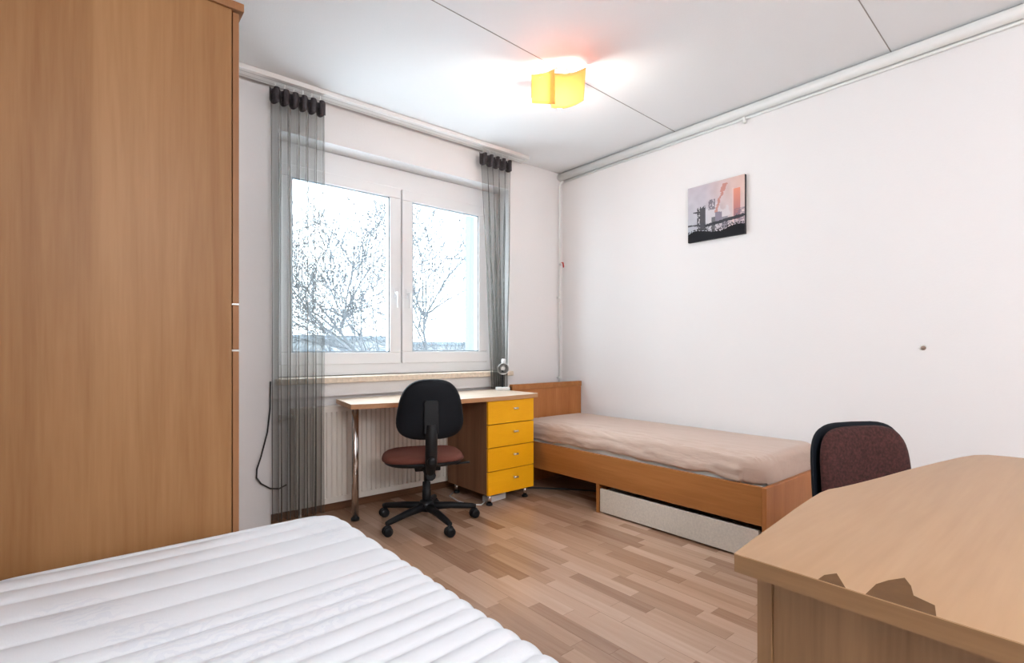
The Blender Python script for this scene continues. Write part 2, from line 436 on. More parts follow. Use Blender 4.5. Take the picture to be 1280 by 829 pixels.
hp = thing('heating_pipe', 'thick white pipe running along the top of the right wall', 'pipe', (XR-.04, 1.2, H-.05))
MB(hp.location).tube([(XR-.034, YR+.01, H-.036), (XR-.034, YW-.002, H-.036)], .031, seg=20).build('pipe', 'pipe_paint', hp)
MB(hp.location).tube([(XR-.012, YR+.01, H-.074), (XR-.012, YW-.05, H-.074)], .0095, seg=12).build('thin_pipe', 'pipe_paint', hp)
for y in (1.59, -.1): 
    MB(hp.location).box(XR-.028, XR, y-.008, y+.008, H-.105, H-.062).build('clip', 'pipe_paint', hp, bevel=.003)
vp = thing('vertical_pipe', 'thin white pipe running down the room corner to the headboard', 'pipe', (XR-.05, YW-.02, .0))
MB(vp.location).tube([(XR-.05, YW-.018, 0.0), (XR-.05, YW-.018, H-.13), (XR-.048, YW-.022, H-.10), (XR-.034, YW-.04, H-.085), (XR-.034, YW-.04, H-.068)], .0085, seg=12).build('pipe', 'pipe_paint', vp)
for z in (1.515, .80): MB(vp.location).box(XR-.072, XR-.028, YW-.03, YW, z-.007, z+.007).build('clip', 'pipe_paint', vp, bevel=.002)
t = thing('valve_lever', 'small red lever on the thin pipe in the corner', 'valve', (XR-.045, YW-.03, 1.83))
MB(t.location).lathe([(.010, 0), (.013, .006), (.013, .02), (.009, .026)], (XR-.05, YW-.020, 1.815), (0, -1, 0)).build('valve_body', 'alu', t)
MB(t.location).tube([(XR-.05, YW-.04, 1.825), (XR-.034, YW-.045, 1.828), (XR-.028, YW-.045, 1.80), (XR-.027, YW-.045, 1.785)], [.006, .007, .007, .005], seg=8).build('lever', 'red', t)

t = thing('wall_plug', 'tiny brown plug stub sticking out of the bare right wall', 'wall plug', (XR, .664, 1.058))
MB(t.location).lathe([(.012, 0), (.011, .003), (.005, .004), (.004, .016), (.002, .018)], (XR, .664, 1.058), (-1, 0, 0), 14).build('stub', 'hook', t)
MB(t.location).lathe([(.016, 0), (.013, .002)], (XR, .667, 1.061), (-1, 0, 0), 14).build('filler_patch', 'socket', t)

# ------------------------------------------------------------------ curtains
def curtain(xt0, xt1, xb0, xb1, zt, zb, y, folds, amp, label, group):
    t = thing('sheer_curtain', label, 'curtain', ((xt0+xt1)/2, y, zt), group=group)
    rnd = random.Random(int(xt0*100)); ph = [rnd.uniform(-.35, .35) for _ in range(40)]
    def fn(u, v):
        z = zt + (zb-zt)*v
        k = v**.8
        a = xt0+(xb0-xt0)*k; c = xt1+(xb1-xt1)*k
        w = u*folds*2*math.pi
        i = int(u*folds); s = math.sin(w + ph[min(i, 39)]*.6)
        am = amp*(.55+.45*min(1, v*4)) * (1+.25*ph[i % 40])
        s = s + .22*math.sin(3*w + v*1.5)
        return (a+(c-a)*u + .006*math.sin(w*2+v*2), y + am*s + .004*math.sin(v*9+u*20), z)
    b = MB(t.location); b.grid(fn, folds*14, 60); b.build('voile', 'sheer', t)
    # gathered dark header and its pleats
    zh = zt; 
    def fh(u, v):
        w = u*folds*2*math.pi
        x = xt0-.004+(xt1-xt0+.008)*u
        return (x, y + amp*.6*math.sin(w) , zh+.035-(.075+.018*math.sin(w*.5)**2)*v)
    b = MB(t.location); b.grid(fh, folds*12, 4); b.build('header_tape', 'dark_header', t, solid=.004)
    for i in range(folds):
        x = xt0 + (xt1-xt0)*(i+.5)/folds
        MB(t.location).tube([(x-.002, y-amp*.75, zt-.055), (x, y-amp*.85, zt-.02), (x+.002, y-amp*.8, zt+.03)], [.010, .014, .016], seg=8).build('pleat', 'dark_header', t)
    for i in range(folds):
        x = xt0 + (xt1-xt0)*(i+.5)/folds
        MB(t.location).box(x-.003, x+.003, y-.003, y+.003, zt+.02, H-.0295).build('hook', 'track', t)
    return t
curtain(.830, 1.142, .84, 1.135, 2.535, .05, YW-.105, 6, .030, 'long grey sheer curtain left of the window, hanging down past the radiator', 'grey sheer curtains')
curtain(2.345, 2.655, 2.47, 2.60, 2.535, .738, YW-.088, 5, .026, 'grey sheer curtain right of the window, gathered narrow above the desk', 'grey sheer curtains')

# ------------------------------------------------------------------ radiator
t = thing('radiator', 'cream ribbed panel radiator below the window', 'radiator', (1.6, YW-.01, .07))
ry0, ry1, rx0, rx1, rz0, rz1 = YW-.045, YW+.03, .98, 2.42, .075, .688
pts = []; x = rx0; pitch = .0333
prof = []
while x < rx1-.02:
    prof += [(x, ry0), (x+pitch*.42, ry0), (x+pitch*.56, ry0+.010), (x+pitch*.84, ry0+.010)]
    x += pitch
prof += [(rx1, ry0), (rx1, ry0+.022), (rx0, ry0+.022)]
b = MB(t.location); b.prism(prof, rz0+.035, rz1-.035)
b.box(rx0, rx1, ry0-.001, ry0+.022, rz0, rz0+.036); b.box(rx0, rx1, ry0-.001, ry0+.022, rz1-.036, rz1)
b.build('front_panel', 'radiator', t)
MB(t.location).box(rx0+.01, rx1-.01, ry0+.045, ry1, rz0+.01, rz1-.01).build('rear_panel', 'radiator', t, bevel=.004)
b = MB(t.location); b.box(rx0, rx1, ry0+.02, ry1, rz1-.004, rz1)
b.build('top_grille', 'radiator', t)
for xx in (rx0, rx1): MB(t.location).box(xx-.002, xx+.002, ry0, ry1, rz0, rz1).build('side_cover', 'radiator', t)
for xx in (1.3, 2.1): MB(t.location).box(xx-.015, xx+.015, ry1-.005, YW+.05, .2, .6).build('bracket', 'radiator', t)
MB(t.location).tube([(1.03, ry0+.05, .09), (1.03, ry0+.05, .0)], .009).build('feed_pipe', 'radiator', t)
MB(t.location).tube([(rx0, ry0+.035, .64), (rx0-.035, ry0+.035, .64), (rx0-.055, ry0+.015, .64), (rx0-.08, ry0+.01, .64)], [.012, .014, .02, .02], seg=14).build('thermostat_valve', 'socket', t)

# black cable by the left curtain
c = MB((.80, YW-.02, .2)).tube([(.852, YW-.02, .86), (.85, YW-.02, .70), (.835, YW-.02, .56), (.80, YW-.02, .42), (.778, YW-.02, .35), (.776, YW-.02, .30), (.80, YW-.022, .262), (.85, YW-.02, .225), (.90, YW-.02, .215), (.945, YW-.012, .23)], .0045, seg=8).build('cable', 'cable')
tag(c, 'thin black cable looping out beside the left curtain', 'cable')

# ------------------------------------------------------------------ desk under the window
dk = thing('desk', 'pale desk board with brown edge under the window, office chair pushed to it', 'desk', (1.85, 2.95, 0))
O = dk.location
DT = .735
top = [(1.174, 2.835), (1.28, 2.80), (1.414, 2.764), (1.60, 2.727), (1.821, 2.698), (2.03, 2.682), (2.239, 2.682), (2.40, 2.692), (2.515, 2.712), (2.533, 3.222), (1.236, 3.222)]
MB(O).prism(top, DT-.0015, DT).build('laminate_top', 'desk_top', dk)
e = 0.0
MB(O).prism(top, DT-.028, DT-.0015).build('tabletop', 'desk_edge', dk)
MB(O).tube([(1.283, 3.035, 0.02), (1.283, 3.035, DT-.028)], .0215, seg=20).build('leg', 'chrome', dk)
MB(O).lathe([(.026, 0), (.026, .014), (.021, .02)], (1.283, 3.035, 0)).build('leg_foot', 'black', dk)
MB(O).lathe([(.045, 0), (.045, .004), (.03, .008)], (1.283, 3.035, DT-.036)).build('leg_plate', 'chrome', dk)

cb = thing('drawer_cabinet', 'cabinet with four yellow drawers on steel feet under the desk', 'cabinet', (2.26, 2.95, 0))
O = cb.location; cx0, cx1, cy0, cy1, cz0, cz1 = 2.055, 2.463, 2.700, 3.19, .077, .703
b = MB(O)
b.box(cx0, cx0+.018, cy0+.02, cy1, cz0, cz1); b.box(cx1-.018, cx1, cy0+.02, cy1, cz0, cz1)
b.box(cx0+.018, cx1-.018, cy0+.02, cy1, cz0, cz0+.018); b.box(cx0+.018, cx1-.018, cy0+.02, cy1, cz1-.018, cz1)
b.box(cx0+.018, cx1-.018, cy1-.01, cy1, cz0+.018, cz1-.018)
b.build('body', 'cab_side', cb, bevel=.001)
n = 4; hh = (cz1-cz0)/n
for i in range(n):
    z0 = cz0 + i*hh + (.0035 if i else 0); z1 = cz0 + (i+1)*hh - (.002 if i < 3 else .0)
    d = MB(O).box(cx0+.001, cx1-.001, cy0, cy0+.018, z0, z1).build('drawer', 'yellow', cb, bevel=.0012)
    MB(O).box(cx0+.03, cx1-.03, cy0+.018, cy1-.05, z0+.02, z1-.03).build('drawer_box', 'cab_side', d)
    xm, zm = (cx0+cx1)/2+.02, (z0+z1)/2+.02
    b = MB(O); b.tube([(xm, cy0, zm), (xm, cy0-.022, zm)], .005, seg=10); b.tube([(xm-.018, cy0-.024, zm), (xm+.018, cy0-.024, zm)], .0065, seg=12)
    b.build('knob', 'alu', d)
for x in (cx0+.045, cx1-.045):
    for y in (cy0+.045, cy1-.05):
        l = MB(O).tube([(x, y, .016), (x, y, cz0)], .0135, seg=16).build('leg', 'chrome', cb)
        MB(O).lathe([(.022, 0), (.022, .010), (.016, .017)], (x, y, 0)).build('leg_foot', 'black', l)

# white adapter box with a cable below the cabinet
pb = thing('power_adapter', 'small white adapter box lying on the floor under the yellow drawers', 'adapter', (2.20, 2.82, 0), R(8))
b = MB((0, 0, 0)); b.box(-.085, .085, -.035, .035, .0, .042); b.build('housing', 'socket', pb, bevel=.006)
MB().box(-.035, .015, -.0365, -.034, .012, .030).build('socket_face', 'lamp_white', pb)
c = MB((2.1, 2.8, 0)).tube([(2.115, 2.80, .015), (2.05, 2.77, .006), (1.99, 2.83, .006), (1.98, 2.95, .006), (2.0, 3.08, .006), (2.08, 3.15, .006)], .0045, seg=8).build('cable', 'socket')
tag(c, 'thin pale cable on the floor leading from the adapter box', 'cable')
c = MB((2.3, 2.8, 0)).tube([(2.50, 3.1, .006), (2.54, 2.92, .006), (2.66, 2.80, .006), (2.78, 2.66, .006), (2.90, 2.50, .006), (2.98, 2.35, .006)], .006, seg=8).build('cable', 'cable')
tag(c, 'black cable lying on the floor in the dark under the bed', 'cable')

# desk lamp
dl = thing('desk_lamp', 'small silver desk lamp with black stem at the back of the desk', 'lamp', (2.49, 3.085, DT), R(-30))
MB().box(-.052, .052, -.038, .038, 0, .024).build('base', 'lamp_white', dl, bevel=.006)
MB().tube([(0.0, .01, .02), (0.0, .012, .12), (0, .012, .155)], .0085, seg=12).build('stem', 'black', dl)
lh = MB().lathe([(.004, .045), (.018, .046), (.026, .036), (.034, .012), (.043, -.018), (.045, -.034), (.0425, -.034), (.040, -.018), (.030, .010), (.022, .026), (.004, .028)], (0, -.005, .172), (0.05, 1, .18), 28).build('lamp_head', 'lamp_chrome' if 'lamp_chrome' in M else 'alu', dl)
MB().lathe([(.010, .03), (.016, .012), (.019, -.006), (.014, -.018), (.004, -.022)], (0, -.005, .172), (0.05, 1, .18), 18).build('bulb', 'lamp_white', lh)
MB().lathe([(.014, 0), (.018, .012), (.018, .032), (.012, .038)], (.006, .012, .205), (.1, .1, 1), 16).build('switch_cap', 'lamp_white', dl)

# ------------------------------------------------------------------ office chairs
def outline(w, h, p=3.2, n=44, taper=0., low=None):
    pts = []
    for i in range(n):
        a = 2*math.pi*i/n; c, s_ = math.cos(a), math.sin(a)
        x = math.copysign(abs(c)**(2/p), c)*w; z = math.copysign(abs(s_)**(2/p), s_)*h
        x *= 1 - taper*(z/h)
        pts.append((x, z))
    return pts
def office_chair(loc, rz, label, fab, back_h, back_c, bw, bh, seat_z=.40, seatw=.242, castoff=0, rim=.008, tf=.030, bp=3.0, tap=.16, sh=1., so_=0):
    t = thing('office_chair', label, 'office chair', loc, rz, group='swivel office chairs')
    # backrest: pad facing +Y, shell behind
    def pl(a, b_, c): return (a, -.235 + c + .55*a*a - (b_)*.10, back_c + b_)
    o = outline(bw, bh, bp, taper=tap)
    bk = MB().pad([(a*.985, b_*.985) for a, b_ in o], tf, .004, pl).build('backrest', fab, t)
    def pl2(a, b_, c): return (a*sh, -.243 - so_ + c + .55*a*a - (b_)*.10, back_c + b_*sh)
    MB().pad(o, rim, .026, pl2).build('back_shell', 'black_fabric', bk)
    # spine
    zb = back_c
    b = MB(); 
    b.prism([(-.041, zb-.13), (.041, zb-.13), (.041, zb+.045), (.033, zb+.055), (-.033, zb+.055), (-.041, zb+.045)], -.292, -.262, axis='Y')
    b.tube([(0, -.275, zb-.08), (0, -.285, zb-.17), (0, -.272, seat_z+.02), (0, -.235, seat_z-.045)], [.032, .034, .034, .026], seg=10)
    b.build('spine', 'black', t, bevel=.004)
    b = MB(); b.tube([(-.0, -.25, seat_z-.06), (0, .02, seat_z-.055)], [.03, .034], seg=10); b.box(-.075, .075, -.09, .10, seat_z-.07, seat_z-.035)
    b.build('mechanism', 'black', t, bevel=.006)
    MB().tube([(.03, -.02, seat_z-.055), (.15, -.03, seat_z-.05), (.215, -.03, seat_z-.045), (.26, -.03, seat_z-.042)], [.004, .004, .006, .008], seg=8).build('lever', 'black', t)
    MB().lathe([(.01, 0), (.026, .004), (.026, .022), (.01, .026)], (0, -.325, seat_z+.03), (0, 1, 0), 16).build('knob', 'black', t)
    # seat
    def ps(a, b_, c): return (a-.022, b_, seat_z + c + .012*(1 if b_ < -.12 else 0)*(-b_-.12)*6 - .10*max(0, b_-.12))
    so = outline(seatw, .215, 2.9)
    MB().pad(so, .045, .012, ps).build('seat', fab if fab != 'maroon' else 'maroon', t)
    def ps2(a, b_, c): return (a-.022, b_, seat_z - .004 + c)
    MB().pad([(a*.97, b_*.97) for a, b_ in so], .004, .032, ps2).build('seat_shell', 'black', t)
    # column
    MB().lathe([(.027, 0), (.027, .11), (.024, .115), (.024, .16), (.016, .165), (.016, seat_z-.14)], (0, 0, .085)).build('gas_column', 'black', t)
    # star base
    MB().lathe([(.03, -.02), (.045, -.012), (.048, .02), (.038, .045), (.028, .05)], (0, 0, .09)).build('hub', 'black', t)
    for k in range(5):
        a = R(castoff + 72*k) - rz; c, s_ = math.cos(a), math.sin(a)
        b = MB(); b.tube([(c*.02, s_*.02, .098), (c*.15, s_*.15, .092), (c*.28, s_*.28, .076), (c*.305, s_*.305, .072)], [.026, .021, .017, .013], seg=8)
        leg = b.build('base_arm', 'black', t)
        cx, cy = c*.298, s_*.298
        ta = a + 1.2 + k*1.9; d = Vector((math.cos(ta), math.sin(ta), 0))
        b = MB(); b.tube([(cx, cy, .078), (cx, cy, .052)], .008, seg=8)
        b.lathe([(.006, -.006), (.024, -.006), (.026, .0), (.024, .006), (.006, .006)], (cx, cy, .038), tuple(d), 14)
        for sg in (-1, 1):
            b.lathe([(.012, sg*.008), (.027, sg*.009), (.028, sg*.014), (.027, sg*.021), (.012, sg*.024)], (cx, cy, .0285), tuple(d), 18)
        b.build('caster', 'black', leg)
    return t
office_chair((1.60, 2.72, 0), R(-25), 'black-backed swivel office chair with a rust brown seat at the window desk', 'rust', 0, .712, .183, .172, castoff=193)
# second chair behind the near table, facing it
office_chair((1.885, .345, 0), R(180-25.5), 'maroon speckled office chair with black rim behind the near table', 'maroon', 0, .612, .190, .185, castoff=36, bp=4.2, tap=.03, sh=1.045, so_=.014, rim=.004, tf=.022)

# ------------------------------------------------------------------ single bed along right wall
bd = thing('single_bed', 'cherry wood single bed frame along the right wall', 'bed', (2.93, 2.1, 0))
O = bd.location
bx0, bx1, by0, by1 = 2.537, 3.322, 1.110, 3.030
MB(O).box(bx0, bx0+.022, by0+.022, by1, .185, .375).build('side_rail', 'bed', bd, bevel=.002)
MB(O).box(bx1-.022, bx1, by0+.022, by1, .185, .375).build('side_rail', 'bed', bd, bevel=.002)
MB(O).box(bx0, bx1, by0, by0+.022, 0, .375).build('footboard', 'bed_head', bd, bevel=.002)
hb = MB(O).box(bx0, bx1, by1, by1+.026, 0, .768).build('headboard', 'bed_head', bd, bevel=.002)
MB(O).box(bx0, bx1, by1-.006, by1+.030, .735, .778).build('cap_strip', 'bed', hb, bevel=.002)
MB(O).box(bx0+.004, bx0+.30, 2.165, 2.187, 0, .185).build('support_post', 'bed', bd, bevel=.001)
for y in [1.2+.14*i for i in range(13)]: MB(O).box(bx0+.022, bx1-.022, y, y+.07, .285, .303).build('slat', 'bed', bd)
for x in (bx0+.022, bx1-.042): MB(O).box(x, x+.02, by0+.022, by1, .265, .285).build('slat_ledge', 'bed', bd)
dr = thing('underbed_drawer', 'long cream storage drawer on the floor under the foot half of the bed', 'drawer', (2.85, 1.65, 0))
O = dr.location; dx0, dx1, dy0, dy1 = bx0+.004, 3.10, 1.15, 2.155
MB(O).box(dx0, dx0+.016, dy0, dy1, .012, .158).build('front_panel', 'box_cream', dr, bevel=.001)
b = MB(O); b.box(dx0+.016, dx1, dy0, dy0+.012, .02, .14); b.box(dx0+.016, dx1, dy1-.012, dy1, .02, .14); b.box(dx1-.012, dx1, dy0+.012, dy1-.012, .02, .14); b.box(dx0+.016, dx1-.012, dy0+.012, dy1-.012, .02, .03)
b.build('tray', 'box_cream', dr)
for x in (dx0+.06, dx1-.06):
    for y in (dy0+.06, dy1-.06): MB(O).lathe([(.009, -.01), (.010, 0), (.009, .01)], (x, y, .010), (1, 0, 0), 12).build('wheel', 'black', dr)

def slab(mb, x0, x1, y0, y1, z0, z1, r, rc, nx, ny, zf=None, yrows=None, side=None):
    us = sorted(set([i/nx for i in range(nx+1)] + [r/(x1-x0)*(1-math.cos(k*math.pi/12)) for k in range(7)] + [1-r/(x1-x0)*(1-math.cos(k*math.pi/12)) for k in range(7)]))
    vs = sorted(set([i/ny for i in range(ny+1)] + [r/(y1-y0)*(1-math.cos(k*math.pi/12)) for k in range(7)] + [1-r/(y1-y0)*(1-math.cos(k*math.pi/12)) for k in range(7)]))
    W, D = x1-x0, y1-y0; G = []
    for v in vs:
        row = []
        for u in us:
            x, y = u*W, v*D
            dx, dy = min(x, W-x), min(y, D-y)
            if dx < rc and dy < rc:
                a, b_ = (rc-dx)/rc, (rc-dy)/rc; m = max(a, b_); hpt = math.hypot(a, b_) or 1
                d = rc*(1-m); a, b_ = a*m/hpt, b_*m/hpt
                x = rc*(1-a) if x < W/2 else W-rc*(1-a); y = rc*(1-b_) if y < D/2 else D-rc*(1-b_)
            else: d = min(dx, dy)
            z = z1
            if zf: z += zf(x0+x, y0+y, d)
            if d < r: z += -r + math.sqrt(max(0, r*r-(r-d)**2))
            row.append(mb.bm.verts.new(Vector((x0+x, y0+y, z)) - mb.org))
        G.append(row)
    for j in range(len(vs)-1):
        for i in range(len(us)-1):
            mb.bm.faces.new((G[j][i], G[j][i+1], G[j+1][i+1], G[j+1][i])).smooth = True
    per = G[0][:] + [g[-1] for g in G[1:]] + G[-1][-2::-1] + [g[0] for g in G[-2:0:-1]]
    prev = per; n = len(per); steps = 5
    for k in range(1, steps+1):
        cur = []
        for p in per:
            w = p.co + mb.org; zt = w.z; zb = z0(w.x, w.y) if callable(z0) else z0
            q = Vector((w.x, w.y, zt+(zb-zt)*k/steps))
            if side: q += side(q, k/steps)
            cur.append(mb.bm.verts.new(q - mb.org))
        for i in range(n): mb.bm.faces.new((prev[i], cur[i], cur[(i+1) % n], prev[(i+1) % n])).smooth = True
        prev = cur
    return prev

mt = thing('mattress', 'single mattress under a beige fitted sheet in the cherry wood bed', 'mattress', (2.94, 2.1, .305))
O = mt.location
mx0, mx1, my0, my1 = bx0+.026, bx1-.026, by0+.03, by1-.012
b = MB(O); last = slab(b, mx0+.007, mx1-.007, my0+.010, my1-.010, .305, .484, .03, .08, 10, 20); b.bm.faces.new(last[::-1]); b.build('mattress_core', 'mattress_white', mt)
def nz(x, y, z=0): return noise.noise(Vector((x, y, z)))
def sheet_z(x, y, d):
    e = max(0, 1-(x-mx0)/.30)         # creases gather along the open side
    w = .020*e*(.35-1.6*abs(nz(y*2.2+x*5, x*17-y*2.0))) + .011*e*(.3-1.5*abs(nz(y*4, x*36-y*5, 3)))
    return w + .004*nz(x*3, y*2.2, 7) - .004*max(0, 1-d/.05)
def hem(x, y):
    s = (y-my0)/(my1-my0)
    if x < mx0+.06: return .378 + .022*math.sin(math.pi*min(1, max(0, s)))**1 + .008*nz(y*8, 0, 2)
    return .345
def side(q, k):
    if q.x < mx0+.05 and my0+.1 < q.y < my1-.02:
        return Vector((-.016*(1-1.8*abs(nz(q.y*3+q.z*8, q.z*34-q.y*3, 1)))*(1-.3*k) + .006*nz(q.y*20, q.z*40, 5) - .004, 0, .014*nz(q.y*6, 4, q.z*9)*k))
    return Vector((0, 0, 0))
b = MB(O); slab(b, mx0, mx1, my0, my1, hem, .510, .045, .085, 64, 170, sheet_z, side=side)
b.build('fitted_sheet', 'sheet', mt, solid=.002)

# ------------------------------------------------------------------ canvas picture
cv = thing('canvas_picture', 'small square canvas print of a grey industrial plant under pink sky', 'picture', (XR, 1.785, 2.02))
O = cv.location
pm = bpy.data.materials.new('industrial print'); pm.use_nodes = True
at = pm.node_tree.nodes.new('ShaderNodeAttribute'); at.attribute_name = 'print'
pm.node_tree.links.new(at.outputs['Color'], pm.node_tree.nodes['Principled BSDF'].inputs['Base Color'])
pm.node_tree.nodes['Principled BSDF'].inputs['Roughness'].default_value = .8
dull(pm, .1)
M['print'] = pm; M['canvas_edge'] = plain('canvas edge', (.035, .03, .035), .8)
py0, py1, pz0, pz1 = 1.585, 1.994, 1.808, 2.196
MB(O).box(XR-.022, XR-.0005, py0, py1, pz0, pz1).build('stretched_canvas', 'canvas_edge', cv, bevel=.001)
def pic(u, v):      # u 0..1 left to right, v 0 bottom..1 top ; linear-ish display colours
    n1 = noise.noise(Vector((u*9, v*9, 1))); n2 = noise.noise(Vector((u*40, v*40, 2))); n3 = noise.noise(Vector((u*18, v*70, 5)))
    t = min(1, max(0, (u-.30)/.6))*min(1, max(0, (v+.1)/.9))
    c = [.62+.20*t-.10*(1-v)*(1-u), .56+.02*t, .62-.10*t]
    c = [x*.88 + .05*n1 for x in c]
    def put(k, a=1.): 
        for i in range(3): c[i] = c[i]*(1-a)+k[i]*a
    # smoke / pale works in the middle
    if math.hypot((u-.5)/.22, (v-.40)/.2) < 1+.4*n1: put((.66, .64, .66), .6)
    # rusty plume column
    ln = .50+.16*(v-.45)/.45
    if .45 < v < .93 and abs(u-ln-.03*noise.noise(Vector((0, v*14, 3)))) < .022+.018*n2+.02*(v > .8): put((.52, .22, .18), .85)
    # glowing chimney
    if .80 < u < .93 and .27 < v < .80: put((.80-.9*(.8-v), .30-.3*(.8-v), .20-.05*(.8-v)), .92)
    if .795 < u < .815 and v < .82: put((.75, .58, .55), .7)
    # tower on left
    if .17 < u < .33 and .18 < v < .60 + .03*n2: put((.07, .07, .08) if (n2 > -.15 or u > .23) else (.55, .53, .56), .95)
    if .10 < u < .20 and abs(v-.53+.1*(u-.1)) < .012: put((.08, .08, .09))
    if 0 < u < .2 and abs(v-.30+.02*u) < .014: put((.08, .08, .09))
    # mid structures
    if .38 < u < .50 and .52 < v < .70 and (n2 > -.2): put((.16, .14, .17), .85)
    if .50 < u < .62 and .25 < v < .47+.04*n1: put((.20, .18, .24), .85)
    if .44 < u < .5 and .12 < v < .38: put((.12, .12, .13), .9)
    if .62 < u < .72 and .15 < v < .36: put((.20, .19, .23), .8)
    if .83 < u < 1.0 and .12 < v < .45 and n3 > -.1: put((.22, .18, .23), .75)
    if .3 < u < 1.0 and abs(v-(.25+.10*(u-.3))) < .028+.014*n2: put((.06, .06, .07))
    if .17 < u < .80 and .12 < v < .26 and n2 > .12: put((.10, .10, .11), .9)
    g = .15+.02*n1+.03*math.sin(u*9)
    if v < g: put((.022, .022, .025))
    elif v < g+.04 and n2 > 0: put((.05, .05, .05))
    return [min(1, max(0, x)) for x in c]
NU, NV = 110, 104
vsx = []; fs = []; cols = []
for j in range(NV+1):
    for i in range(NU+1): vsx.append((XR-.0228-O[0], py1+(py0-py1)*i/NU-O[1], pz0+(pz1-pz0)*j/NV-O[2]))
for j in range(NV):
    for i in range(NU):
        a = j*(NU+1)+i; fs.append((a, a+NU+1, a+NU+2, a+1)); cols.append(pic((i+.5)/NU, (j+.5)/NV))
me = bpy.data.meshes.new('print'); me.from_pydata(vsx, [], fs); me.materials.append(pm)
ca = me.color_attributes.new('print', 'FLOAT_COLOR', 'CORNER')
for pi_, p in enumerate(me.polygons):
    for li in p.loop_indices: ca.data[li].color = (*cols[pi_], 1)
o = bpy.data.objects.new('print', me); col.objects.link(o); o.parent = cv

# ------------------------------------------------------------------ ceiling lamp
LX, LY = 2.09, 2.07
cl = thing('ceiling_lamp', 'lit ceiling lamp with curved amber glass shades', 'lamp', (LX, LY, H))
O = cl.location
MB(O).lathe([(.055, 0), (.055, -.018), (.045, -.028)], (LX, LY, H)).build('ceiling_rose', 'lamp_white', cl)
MB(O).tube([(LX, LY, H-.02), (LX, LY, H-.09)], .012, seg=12).build('holder', 'lamp_white', cl)
MB(O).lathe([(.010, .06), (.014, .030), (.022, .010), (.025, -.006), (.019, -.022), (.006, -.028)], (LX, LY, H-.178), seg=20).build('bulb', 'bulb', cl)
Rv = Vector((.767, -.642, 0)); Fv = Vector((.642, .767, 0))
Cc = Vector((LX, LY, H))
def sh_front(u, v):
    s = -.055 + .195*u
    dep = -.10 + .55*(s-.03)**2*4 
    zt = -.045 + .035*(u**2) - .022*math.sin(math.pi*u)
    zb = -.232 - .018*math.sin(math.pi*u) + .045*(u**2.0)
    p = Cc + Rv*(s - .012*v*u) + Fv*(dep+.02*v) ; p.z += zt + (zb-zt)*v; return p
def sh_left(u, v):
    s = -.165 + .125*u
    dep = -.060 - .055*u
    zt = -.045 - .006*math.sin(math.pi*u)
    zb = -.203 - .034*u
    p = Cc + Rv*(s+.004*v) + Fv*dep; p.z += zt + (zb-zt)*v; return p
def sh_back(u, v):
    s = -.16 + .30*u
    p = Cc + Rv*s + Fv*(.10-1.6*(s)**2); p.z += -.03 + (-.085)*v; return p
for fn, m in ((sh_front, 'shade'), (sh_left, 'shade2'), (sh_back, 'shade')):
    b = MB(O); b.grid(fn, 24, 10); b.build('glass_shade', m, cl, solid=.004)
for p0 in (Rv*.10+Fv*-.075, Rv*-.12+Fv*-.085, Fv*.095):
    q = Cc + p0; MB(O).tube([(LX, LY, H-.03), (q.x, q.y, H-.075)], .003, seg=6).build('bracket_arm', 'alu', cl)

# ------------------------------------------------------------------ wardrobe
wd = thing('wardrobe', 'tall beech wardrobe at the left, behind the white mattress', 'wardrobe', (.05, 2.2, 0))
O = wd.location; wy0, wy1, wx0, wx1, wz = 1.80, 2.62, XL+.005, .358, 2.120
b = MB(O)
b.box(wx0, wx1, wy0, wy0+.018, 0, wz); b.build('side_panel', 'wardrobe', wd, bevel=.001)
MB(O).box(wx0, wx1, wy1-.018, wy1, 0, wz).build('side_panel', 'wardrobe', wd, bevel=.001)
MB(O).box(wx0, wx0+.008, wy0+.018, wy1-.018, 0, wz).build('back_panel', 'wardrobe_dark', wd)
MB(O).box(wx0+.008, wx1-.002, wy0+.018, wy1-.018, .0, .06).build('plinth', 'wardrobe_dark', wd)
MB(O).box(wx0, .392, wy0-.008, wy1+.008, wz, wz+.026).build('top_board', 'wardrobe_dark', wd, bevel=.002)
for ys in ((wy0+.001, (wy0+wy1)/2-.002), ((wy0+wy1)/2+.002, wy1-.001)):
    for z0, z1, nm in ((.065, 1.044, 'door'), (1.050, 1.190, 'drawer'), (1.196, wz-.006, 'door')):
        d = MB(O).box(wx1+.003, .379, ys[0], ys[1], z0, z1).build(nm, 'wardrobe_dark', wd, bevel=.001)
        zc = {True: 1.12, False: (z0+z1)/2}[nm == 'drawer']
        ym = (ys[0]+ys[1])/2 if nm == 'drawer' else ((wy0+wy1)/2 + (-.04 if ys[0] < 2.1 else .04))
        MB(O).tube([(.379, ym, zc), (.379+.02, ym, zc)], .007, seg=10).build('knob', 'alu', d)
MB(O).box(wx1+.001, .3795, wy0+.0005, wy1-.001, 1.0455, 1.0490).build('gap_strip', 'socket', wd)  # pale strips filling the gaps between doors and drawer
MB(O).box(wx1+.001, .3795, wy0+.0005, wy1-.001, 1.1910, 1.1950).build('gap_strip', 'alu', wd)

